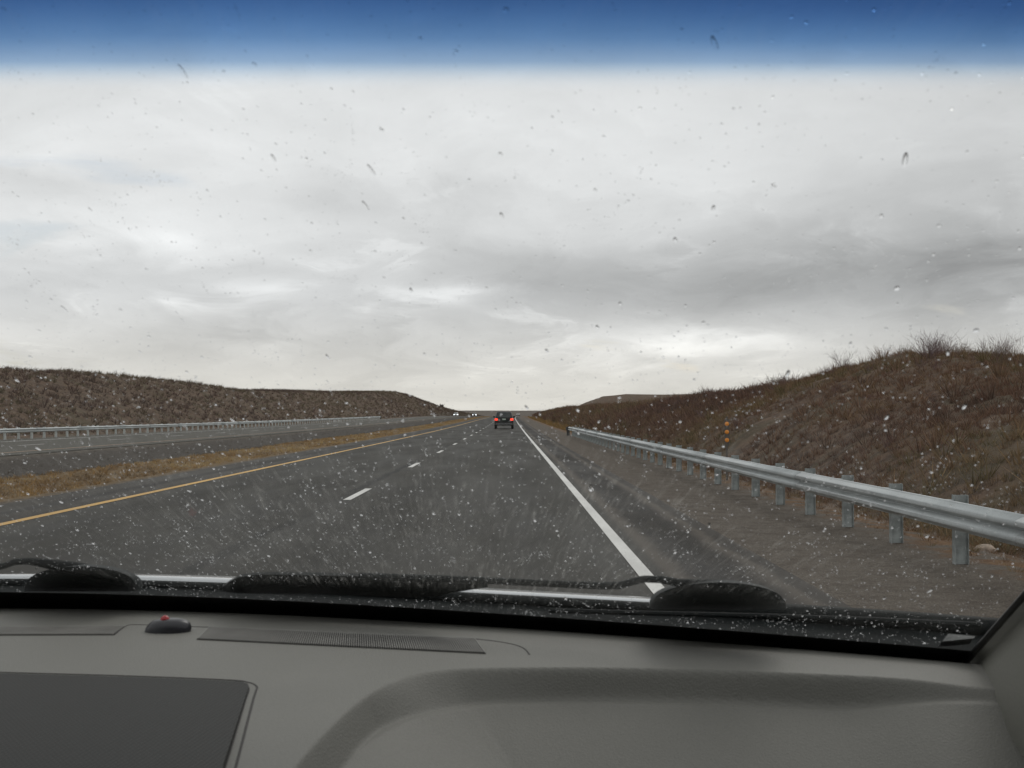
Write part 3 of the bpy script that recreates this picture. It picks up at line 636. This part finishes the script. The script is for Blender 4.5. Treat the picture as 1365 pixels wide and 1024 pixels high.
# --- windshield
def windshield():
    zs = np.linspace(1.035, 1.585, 56); us = np.linspace(0, 1, 90); V = []; UV = []
    def edge_z(x):    # shade band edge: level with the header, a little lower toward the right corner
        y = (B(x) - RAKE * (EYE - DZ)) / (1 + RAKE * .272); return EYE + .272 * y
    for z in zs:
        for u in us:
            x = XL(z) + (XE(z) - XL(z)) * u; V.append((x, float(glass_y(x, z)), z)); UV.append((u, float(.5 + (z - edge_z(x)) / .105)))
    nx = len(us); F = []
    for j in range(len(zs) - 1):
        for i in range(nx - 1): a = j * nx + i; F.append((a, a + 1, a + 1 + nx, a + nx))
    o = own(mesh('windshield', V, F, M['glass'], smooth=True)); uvl = o.data.uv_layers.new(name='UVMap')
    for lp in o.data.loops: uvl.data[lp.index].uv = UV[lp.vertex_index]
    # black ceramic band on the inner face along the base
    zb = np.linspace(0, 1, 6); V = []; F = []
    for q in zb:
        for u in us: x = XL(1.09) + (XE(1.09) - XL(1.09)) * u; z = 1.035 + q * (1.1105 - .010 * x - 1.035); V.append((x, float(glass_y(x, z)) - .004, z - .002))
    for j in range(len(zb) - 1):
        for i in range(nx - 1): a = j * nx + i; F.append((a, a + 1, a + 1 + nx, a + nx))
    b = own(mesh('black_border', V, F, M['black'], smooth=True))
    # seal along the pillar edge
    pts = [(XE(z) - .001, float(glass_y(XE(z), z)) - .008, z) for z in np.linspace(1.07, 1.58, 16)]
    own(MB().tube(pts, .0032, 8).build('edge_seal', M['black'], smooth=True))
windshield()
# --- dashboard as one sculpted sheet
OUT_PX = [(300, 1150), (385, 1024), (430, 975), (470, 940), (505, 917), (545, 901), (590, 893.5), (640, 891), (760, 890), (900, 892), (1050, 897), (1180, 903), (1290, 910), (1420, 918)]
INN_PX = [(330, 1160), (432, 1024), (465, 997), (500, 975), (535, 960), (570, 950), (605, 943), (650, 938), (760, 934), (900, 936), (1050, 941), (1180, 948), (1290, 955), (1420, 964)]
DROP = .029
def poly_xy(px, z, n=14):
    p = [on_plane(a, b, z) for a, b in px]; q = []
    for i in range(len(p) - 1):            # Catmull-Rom through the points
        p0 = p[max(i - 1, 0)]; p1 = p[i]; p2 = p[i + 1]; p3 = p[min(i + 2, len(p) - 1)]
        for k in range(n):
            t = k / n; q.append(.5 * ((2 * p1) + (p2 - p0) * t + (2 * p0 - 5 * p1 + 4 * p2 - p3) * t * t + (-p0 + 3 * p1 - 3 * p2 + p3) * t ** 3))
    q.append(p[-1]); return np.array([(a.x, a.y) for a in q])
OUTC = poly_xy(OUT_PX, DZ); INNC = poly_xy(INN_PX, DZ - DROP)
def sdist(pts, C):
    A = C[:-1]; D = C[1:] - A; best = np.full(len(pts), 1e9); sg = np.zeros(len(pts))
    for a, d in zip(A, D):
        r = pts - a; t = np.clip((r @ d) / (d @ d), 0, 1); q = r - t[:, None] * d; l = np.hypot(q[:, 0], q[:, 1]); s = -(d[0] * r[:, 1] - d[1] * r[:, 0])
        m = l < best - 1e-9; best[m] = l[m]; sg[m] = np.sign(s[m])
    return best * sg
def dash_z(X, Y):
    pts = np.stack([X.ravel(), Y.ravel()], 1); do = sdist(pts, OUTC); di = sdist(pts, INNC)
    s = np.where(do <= 0, 0, np.where(di >= 0, 1, np.clip(do / np.maximum(do - di, .013), 0, 1)))
    s = np.where((do > 0) & (di >= 0), np.clip(do / .013, 0, 1), s)
    s = .8 * s + .2 * s * s * (3 - 2 * s); s = s.reshape(X.shape); tilt = np.clip(di, 0, .5).reshape(X.shape)
    z = DZ - DROP * s * (1 - .75 * sst(X, .30, .46)) - .42 * np.maximum(tilt - .01, 0)
    z = z - .006 * sst(B(X) - Y, .03, 0)                                      # small roll-off into the glass
    z = z - .030 * sst(X, .36, .50) * sst(B(X) - Y, .06, .30)               # falls away toward the pillar
    z = z - .55 * sst(.86 - Y, 0, .16) - .004 * sst(1.15 - Y, 0, .3)         # front face toward the seats
    return z
def dashboard():
    us = np.concatenate([np.linspace(-1.24, -.30, 150), np.linspace(-.298, .06, 240), np.linspace(.064, .56, 120)]); ts = np.concatenate([np.linspace(0, .78, 190), np.linspace(.79, 1.0, 16)]); V = []
    X, T = np.meshgrid(us, ts); Y = B(X) + .008 - T * (B(X) - .70); Z = dash_z(X, Y); V = np.stack([X, Y, Z], -1).reshape(-1, 3); nx = len(us)
    i, j = np.meshgrid(np.arange(nx - 1), np.arange(len(ts) - 1)); a = (j * nx + i).ravel(); F = np.stack([a, a + nx, a + nx + 1, a + 1], 1)
    d = own(mesh('dashboard', V, F, M['dash'], smooth=True))
    return d
dash = dashboard()
def sub(o):        # sub-part of the dashboard
    o.parent = dash; return o
def drape(px, lift): p = on_plane(*px); return Vector((p.x, p.y, float(dash_z(np.array([p.x]), np.array([p.y]))[0]) + lift))
def seam(pxs, r, name='panel_seam'):
    C = poly_xy(pxs, DZ, 8); zz = dash_z(C[:, 0], C[:, 1]); pts = [(a, b, float(c) + .0002) for (a, b), c in zip(C, zz)]
    return sub(MB().tube(pts, r, 6, .5).build(name, M['seam'], smooth=True))
def vent(bl, br, tl, tr, nsl, name='vent_grille'):
    """fins over a flat black sheet; corners in photo pixels on the dash plane"""
    c = [on_plane(*p) for p in (bl, br, tr, tl)]
    base = sub(MB().loft([[(p.x, p.y, DZ + .0001) for p in c], [(p.x, p.y, DZ + .0003) for p in c]]).build('slot_shade', M['slot']))  # black sheet stands for the shade inside the slots
    m = MB()
    for k in range(nsl):
        t = (k + .5) / nsl; a = c[0].lerp(c[1], t); b = c[3].lerp(c[2], t); wdt = (c[1].x - c[0].x) / nsl * .46
        m.box((-0.5 * wdt, 0, 0), (.5 * wdt, 1, 1)); idx = len(m.v) - 8
        for q in range(8):
            x, y, z = m.v[idx + q]; p = a.lerp(b, y); m.v[idx + q] = (p.x + x, p.y, DZ + .0004 + z * .0016)
    o = sub(m.build(name, M['slat'])); tag(o, kind='stuff')
vent((262, 853), (648, 872), (279, 837), (633, 852), 128)
vent((-220, 848), (151, 847), (-190, 839), (166, 836), 128)
seam([(152, 847), (166, 836), (176, 833), (200, 833.5), (279, 836.5)], .0007)
seam([(633, 852), (660, 855), (685, 859.5), (699, 865), (706, 873)], .0008)
def sensor():
    c = on_plane(220, 844); s = own(MB().build('light_sensor')) if False else None
    m = MB(); rings = []
    for dz, k in ((-.002, 1.0), (.004, 1.0), (.009, .9), (.0125, .72), (.0145, .42)):
        rings.append([(c.x + .0265 * k * math.cos(a * math.pi / 12) + .003 * dz / .0145, c.y + .012 + .017 * k * math.sin(a * math.pi / 12), DZ + dz) for a in range(24)])
    s = own(shade_auto(m.loft(rings).build('light_sensor', M['sensor']), 50))
    m = MB(); rings = []; q = on_plane(217, 832, DZ + .014)
    for k in range(7):
        th = math.pi / 2 * k / 6.3; rings.append([(c.x - .003 + .0056 * math.cos(th) * math.cos(a * math.pi / 8), c.y + .010 + .0056 * math.cos(th) * math.sin(a * math.pi / 8), DZ + .0125 + .0062 * math.sin(th)) for a in range(16)])
    l = m.loft(rings).build('red_lens', M['lens'], smooth=True); l.parent = s
sensor()
def speaker():
    C = poly_xy([(-260, 893), (-100, 896), (0, 899.5), (160, 904), (300, 909.5), (327, 912.5), (331, 919), (325, 938), (297, 1024), (262, 1130), (-260, 1130)], DZ, 6)
    zt = .0016; n = len(C); bot = [(-1.0, .80)]
    V = [(a, b, DZ + zt) for a, b in C]; m = MB(); m.add(V + [(a, b, DZ - .003) for a, b in C], [tuple(reversed(range(n)))] + [(i, i + 1, n + i + 1, n + i) for i in range(n - 1)])
    sub(m.build('speaker_grille', M['speaker']))
    seam([(-260, 890), (-100, 893), (0, 896.5), (160, 901), (300, 906.5), (331, 910), (342, 915), (341, 922), (336, 938), (312, 1024), (280, 1130)], .0010, 'grille_seam')
    seam([(327, 912.5), (332, 919), (326, 938), (298, 1024), (264, 1130)], .0006, 'grille_seam')
speaker()
# --- right roof pillar
def pillar():
    zs = np.linspace(.93, 1.60, 26); rings = []
    for z in zs:
        x = XE(z) + .006; y = float(glass_y(XE(z), max(z, 1.05))) - .010
        fl = .036 * float(sst(np.array(1.20 - z), 0, .13))                     # the foot flares inward over the dash
        rings.append([(x, y + .012, z), (x + .003, y - .004, z), (x - .004 - fl * .22, y - .06, z), (x - .008 - fl * .52, y - .13, z), (x - .004 - fl * .85, y - .22, z), (x + .004 - fl, y - .34, z), (x + .10, y - .40, z), (x + .14, y - .2, z), (x + .12, y + .02, z), (x + .06, y + .06, z)])
    own(shade_auto(MB().loft(rings).build('roof_pillar', M['pillar']), 50))
    rl = []
    for z in zs:
        x = XL(z) - .006; y = float(glass_y(XL(z), max(z, 1.05))) - .01
        rl.append([(x, y + .012, z), (x + .008, y - .06, z), (x + .010, y - .13, z), (x - .10, y - .2, z), (x - .12, y + .02, z)])
    own(shade_auto(MB().loft(rl).build('roof_pillar', M['pillar']), 50))
pillar()
# --- hood, cowl, wipers
HX = np.array([-1.3, -1.05, -.80, -.425, -.108, .193, .36, .58, .70]); HY = np.array([1.80, 1.90, 1.945, 1.896, 1.79, 1.68, 1.615, 1.50, 1.42])
hpoly = np.polynomial.polynomial.Polynomial.fit(HX, HY, 5)
HZ = EYE - .2505
def hood():
    xs = np.linspace(-1.25, .62, 60)
    prof = [(.002, -.03), (.000, -.008), (.0015, -.003), (.006, -.0005), (.016, 0), (.05, -.0035), (.15, -.015), (.45, -.06), (.9, -.14), (1.15, -.25), (1.22, -.40)]
    rings = [[(x, float(hpoly(x)) + dy * (1 - .12 * ((x + .38) / .9) ** 2), HZ + dz - .04 * max(0, abs(x + .38) - .8)) for dy, dz in prof] for x in xs]
    own(MB().loft(rings, closed=False, caps=False).build('hood', M['hood'], smooth=True))
    # cowl panel between the glass foot and the hood, and the rubber strip in front of the hood lip
    prof = [(0.0, 0.0), (.25, .008), (.55, .016), (.85, .022), (1.0, .020)]
    rings = []
    for x in xs:
        y0 = float(glass_y(x, 1.05)) + .002; y1 = float(hpoly(x)) - .004; z0 = 1.047; zz = HZ - .010
        rings.append([(x, y0 + (y1 - y0) * t, z0 + (zz - z0) * t ** .8) for t in np.linspace(0, 1, 9)])
    own(MB().loft(rings, closed=False, caps=False).build('cowl_panel', M['cowl'], smooth=True))
    pts = [(x, float(hpoly(x)) - .016, HZ - .0100 + .003 * float(sst(np.array(x), -.35, -.1)) + .0035 * float(sst(np.array(x), .20, .30))) for x in xs]
    own(MB().tube(pts, [.0075 + .0045 * float(sst(np.array(x), .20, .30)) for x in xs], 8).build('hood_seal', M['wiper'], smooth=True))
hood()
def dome(x0, x1, ytop, ybase, name, parent, dep=.05):
    """wiper pivot cover: long low lens, outline read on the photograph, standing on the cowl outside the glass"""
    rings = []
    for dy, k in ((-.004, .86), (0, 1.0), (dep * .4, 1.0), (dep * .8, .82), (dep, .4)):
        ring = []
        for a in range(0, 25):
            th = math.pi * a / 24; px = (x0 + x1) / 2 - (x1 - x0) / 2 * math.cos(th) * (k * .3 + .7); py = ybase - (ybase - ytop) * k * math.sin(th) ** .75
            p = hit_glass(px, py, .010); ring.append((p.x, p.y + dy, p.z))
        rings.append(ring)
    o = own(shade_auto(MB().loft(rings).build(name, M['wiper_cap']), 50)); return o
def wipers():
    # right wiper: pivot cover, cranked arm, blade parked to the left
    cap = dome(868, 1048, 776.5, 812, 'wiper_cover', None)
    arm_px = [(1000, 784), (960, 779.5), (905, 777), (880, 772.5), (858, 772), (842, 776), (826, 780.5), (800, 781), (740, 778.5), (660, 774.5), (580, 771.5), (480, 769)]
    arm = own(MB().tube([hit_glass(a, b, .014) for a, b in arm_px], [.005, .0048, .0045, .0040, .0038, .0040, .0042, .0042, .0040, .0040, .0045, .005], 8).build('wiper_arm', M['wiper'], smooth=True))
    def blade(pts, name):
        rings = []
        for (a, yt, yb) in pts:
            t = hit_glass(a, yt, .012); b = hit_glass(a, yb, .004); rings.append([tuple(t), tuple(t + Vector((0, .010, .002))), tuple(b + Vector((0, .012, 0))), tuple(b)])
        return own(shade_auto(MB().loft(rings).build(name, M['wiper'], None), 40))
    bl = blade([(296, 783, 788), (306, 776, 790), (318, 769.5, 791), (345, 766, 791.5), (400, 766.5, 792), (470, 768, 793.5), (540, 770.5, 796), (580, 772.5, 796), (605, 774, 790), (650, 775, 783)], 'wiper_blade')
    rb = MB().tube([hit_glass(a, b, .006) for a, b in ((330, 793), (460, 796), (600, 799), (720, 803), (850, 809))], .0032, 6).build('blade_rubber', M['wiper']); rb.parent = bl; rb.matrix_parent_inverse = Matrix.Translation((.38, 0, -.02)); 
    # left wiper
    dome(32, 182, 755, 788, 'wiper_cover', None)
    arm_px = [(165, 772), (130, 764), (95, 757), (62, 751.5), (38, 748), (20, 749), (6, 754), (-12, 758), (-80, 757), (-200, 754)]
    own(MB().tube([hit_glass(a, b, .014) for a, b in arm_px], [.008, .009, .008, .006, .0045, .004, .004, .0042, .0042, .005], 8).build('wiper_arm', M['wiper'], smooth=True))
wipers()
# --- shell: roof, doors, floor, tail (the picture sees only what they shade)
def shell():
    xs = np.linspace(0, 1, 14); rings = []
    for y, zf in ((None, 0), (.30, .018), (-.4, .03), (-1.6, .03), (-2.5, -.02), (-2.75, -.12)):
        ring = []
        for u in xs:
            x = XL(1.58) + (XE(1.58) - XL(1.58)) * u; yy = float(glass_y(x, 1.582)) - .006 if y is None else y
            ring.append((x, yy, 1.582 + zf + .03 * math.sin(math.pi * u) * (0 if y is None else 1)))
        rings.append(ring + [(a, b, c + .035) for a, b, c in reversed(ring)])
    own(MB().loft(rings).build('roof', M['headliner'], smooth=False))
    for xa, xb, s in ((.50, .60, 1), (-1.38, -1.28, -1)):
        m = MB(); m.box((xa, -2.7, .22), (xb, 1.15, 1.06), .03); own(m.build('door', M['pillar']))
        for ya, yb in ((-.62, -.47), (-1.75, -1.6), (-2.7, -2.5)):
            t = MB(); d = -s * .11
            t.loft([[(xa, ya, 1.0), (xb, ya, 1.0), (xb, yb, 1.0), (xa, yb, 1.0)], [(xa + d, ya, 1.60), (xb + d, ya, 1.60), (xb + d, yb, 1.60), (xa + d, yb, 1.60)]]); own(t.build('window_pillar', M['pillar']))
        xm = (xa + xb) / 2
        for ya, yb in ((-.47, .86), (-1.6, -.62), (-2.5, -1.75)):
            g = MB(); y2 = yb if yb < .5 else .62
            g.add([(xm, ya, 1.01), (xm, yb, 1.01), (xm - s * .11, y2 - .05 if yb > .5 else yb, 1.59), (xm - s * .11, ya, 1.59)], [(0, 1, 2, 3)]); own(g.build('side_window', M['side_glass']))
    for cx in (0.02, -.80):                      # front seats, unseen behind the eye point, added to block light from the rear
        st = MB(); st.box((cx - .25, -.38, .40), (cx + .25, .18, .62), .06)
        sb = [[(cx - w_ + .03, y - t, z), (cx + w_ - .03, y - t, z), (cx + w_, y, z), (cx + w_, y + .02, z), (cx + w_ - .03, y + .05, z), (cx - w_ + .03, y + .05, z), (cx - w_, y + .02, z), (cx - w_, y, z)] for z, y, w_, t in ((.55, -.36, .25, .10), (.85, -.42, .26, .10), (1.12, -.48, .24, .09), (1.20, -.50, .20, .05))]
        st.loft(sb); st.box((cx - .13, -.58, 1.22), (cx + .13, -.48, 1.43), .035); own(shade_auto(st.build('unseen_seat', M['pillar']), 50))
    own(MB().box((-1.30, -2.72, .20), (.52, 1.9, .26)).build('floor', M['under']))
    own(MB().box((-1.28, -2.76, .22), (.50, -2.70, 1.05), .02).build('tailgate', M['pillar']))
    own(MB().box((-1.24, 1.62, .24), (.46, 1.70, .98)).build('bulkhead', M['under']))
    fb = MB(); fb.loft([[(-1.25, 2.55, .25), (.49, 2.55, .25), (.49, 2.55, .70), (-1.25, 2.55, .70)], [(-1.20, 2.95, .28), (.44, 2.95, .28), (.44, 2.95, .66), (-1.20, 2.95, .66)]]); own(fb.build('front_bumper', M['hood']))
    for y in (2.35, -1.95):
        for x in (-1.20, .44):
            wl = empty('wheel', (x, y, .35)); own(wl)
            for nm, args, mt in (('tyre', ((0, 0, 0), .33, .22, 22), 'rubber'), ('rim', ((.03 if x > 0 else -.03, 0, 0), .21, .19, 16), 'rim')):
                MB().disc_x(*args).build(nm, M[mt], wl, True)
    # front wing that shows as a pale wedge at the right foot of the glass
    a = [hit_glass(*q) for q in ((1256, 855, .006), (1298, 851, .006), (1300, 848, .03), (1264, 845, .03))]
    own(MB().loft([[tuple(p) for p in a], [tuple(p + Vector((.0, .012, -.008))) for p in a]]).build('fender', M['wet_fender']))
shell()

# ------------------------------------------------------------------ rain on the glass
def drop_template(nseg, nring, theta=R(68)):
    v = []; Rr = 1 / math.sin(theta)
    for k in range(nring):
        a = theta * (1 - k / nring); r = Rr * math.sin(a); h = Rr * (math.cos(a) - math.cos(theta))
        v += [(r * math.cos(2 * math.pi * j / nseg), r * math.sin(2 * math.pi * j / nseg), h) for j in range(nseg)]
    ap = len(v); v.append((0, 0, Rr * (1 - math.cos(theta)))); f = []
    for k in range(nring - 1):
        for j in range(nseg):
            a, b = k * nseg + j, k * nseg + (j + 1) % nseg; f += [(a, b, b + nseg), (a, b + nseg, a + nseg)]
    for j in range(nseg): f.append(((nring - 1) * nseg + j, (nring - 1) * nseg + (j + 1) % nseg, ap))
    nb = len(v); v += v[:nseg]; c = len(v); v.append((0, 0, 0))
    for j in range(nseg): f.append((nb + (j + 1) % nseg, nb + j, c))
    return np.array(v), np.array(f)
def rain():
    X = []; Z = []; S = []; E = []      # position, radius (m), elongation
    def put(x, z, s, e): X.append(x); Z.append(z); S.append(s); E.append(e)
    def zlow(n): return 1.07 + .51 * rng.uniform(0, 1, n) ** 1.75
    n = 21000
    for x, z in zip(rng.uniform(-1.2, .47, n), zlow(n)): put(x, z, float(np.exp(rng.normal(math.log(.00038), .42))), 1 + abs(rng.normal()) * .5)
    n = 300
    for x, z in zip(rng.uniform(-1.2, .47, n), zlow(n)): put(x, z, float(np.exp(rng.normal(math.log(.0010), .28))), 1 + abs(rng.normal()) * .8)
    n = 60
    for x, z in zip(rng.uniform(-1.2, .47, n), 1.15 + .42 * rng.uniform(0, 1, n)): put(x, z, rng.uniform(.0010, .0015), rng.uniform(2.5, 5))
    for c in range(260):                # splash clusters
        cx = rng.uniform(-1.2, .47); cz = float(zlow(1)[0]); r = rng.uniform(.004, .010)
        for k in range(rng.integers(6, 20)): put(cx + rng.normal() * r, cz + rng.normal() * r * .5, float(np.exp(rng.normal(math.log(.00045), .3))), 1.0)
    for c in range(520):                # trails along the airflow
        cx = rng.uniform(-1.2, .47); cz = float(zlow(1)[0]); a = (cx + .10) / .75; L = rng.uniform(.01, .035)
        for k in range(rng.integers(5, 12)):
            t = rng.uniform(0, 1); put(cx + a * t * L * .6 + rng.normal() * .0008, cz + t * L * .5, float(np.exp(rng.normal(math.log(.00038), .3))), rng.uniform(1, 2.2))
    X = np.array(X); Z = np.array(Z); S = np.array(S); E = np.array(E); Y = glass_y(X, Z); ok = (X < XE(Z) - .01) & (X > XL(Z) + .01) & (Z < 1.58) & (Z > 1.062)
    X, Y, Z, S, E = (q[ok] for q in (X, Y, Z, S, E))
    tb, fb = drop_template(12, 4); ts, fs = drop_template(8, 3); tt_, ft_ = drop_template(6, 2); V = []; F = []; off = 0
    up = np.array([0, -RAKE, 1]); up = up / np.linalg.norm(up)
    for x, y, z, s, e in zip(X, Y, Z, S, E):
        t, f = (tb, fb) if s > .0009 else (ts, fs) if s > .0006 else (tt_, ft_)
        db = float(dB(x)); n = np.array([-db, 1, RAKE]); n /= np.linalg.norm(n); a = np.array([1, db, 0]); a -= n * a.dot(n); a /= np.linalg.norm(a); b = np.cross(n, a)
        b = b if b[2] > 0 else -b
        ang = math.atan2((x + .10) * .8, .9) + rng.normal() * .15; dl = b * math.cos(ang) + a * math.sin(ang); dw = np.cross(dl, n)
        q = np.array([x, y, z]) + n * .0006 + s * (t[:, :1] * dw + t[:, 1:2] * dl * e + t[:, 2:] * n * .9); V.append(q); F.append(f + off); off += len(t)
    o = mesh('raindrops', np.concatenate(V), np.concatenate(F), M['water'], smooth=True); tag(o, 'fine raindrops scattered over the outside of the windshield', 'raindrops', kind='stuff')
rain()
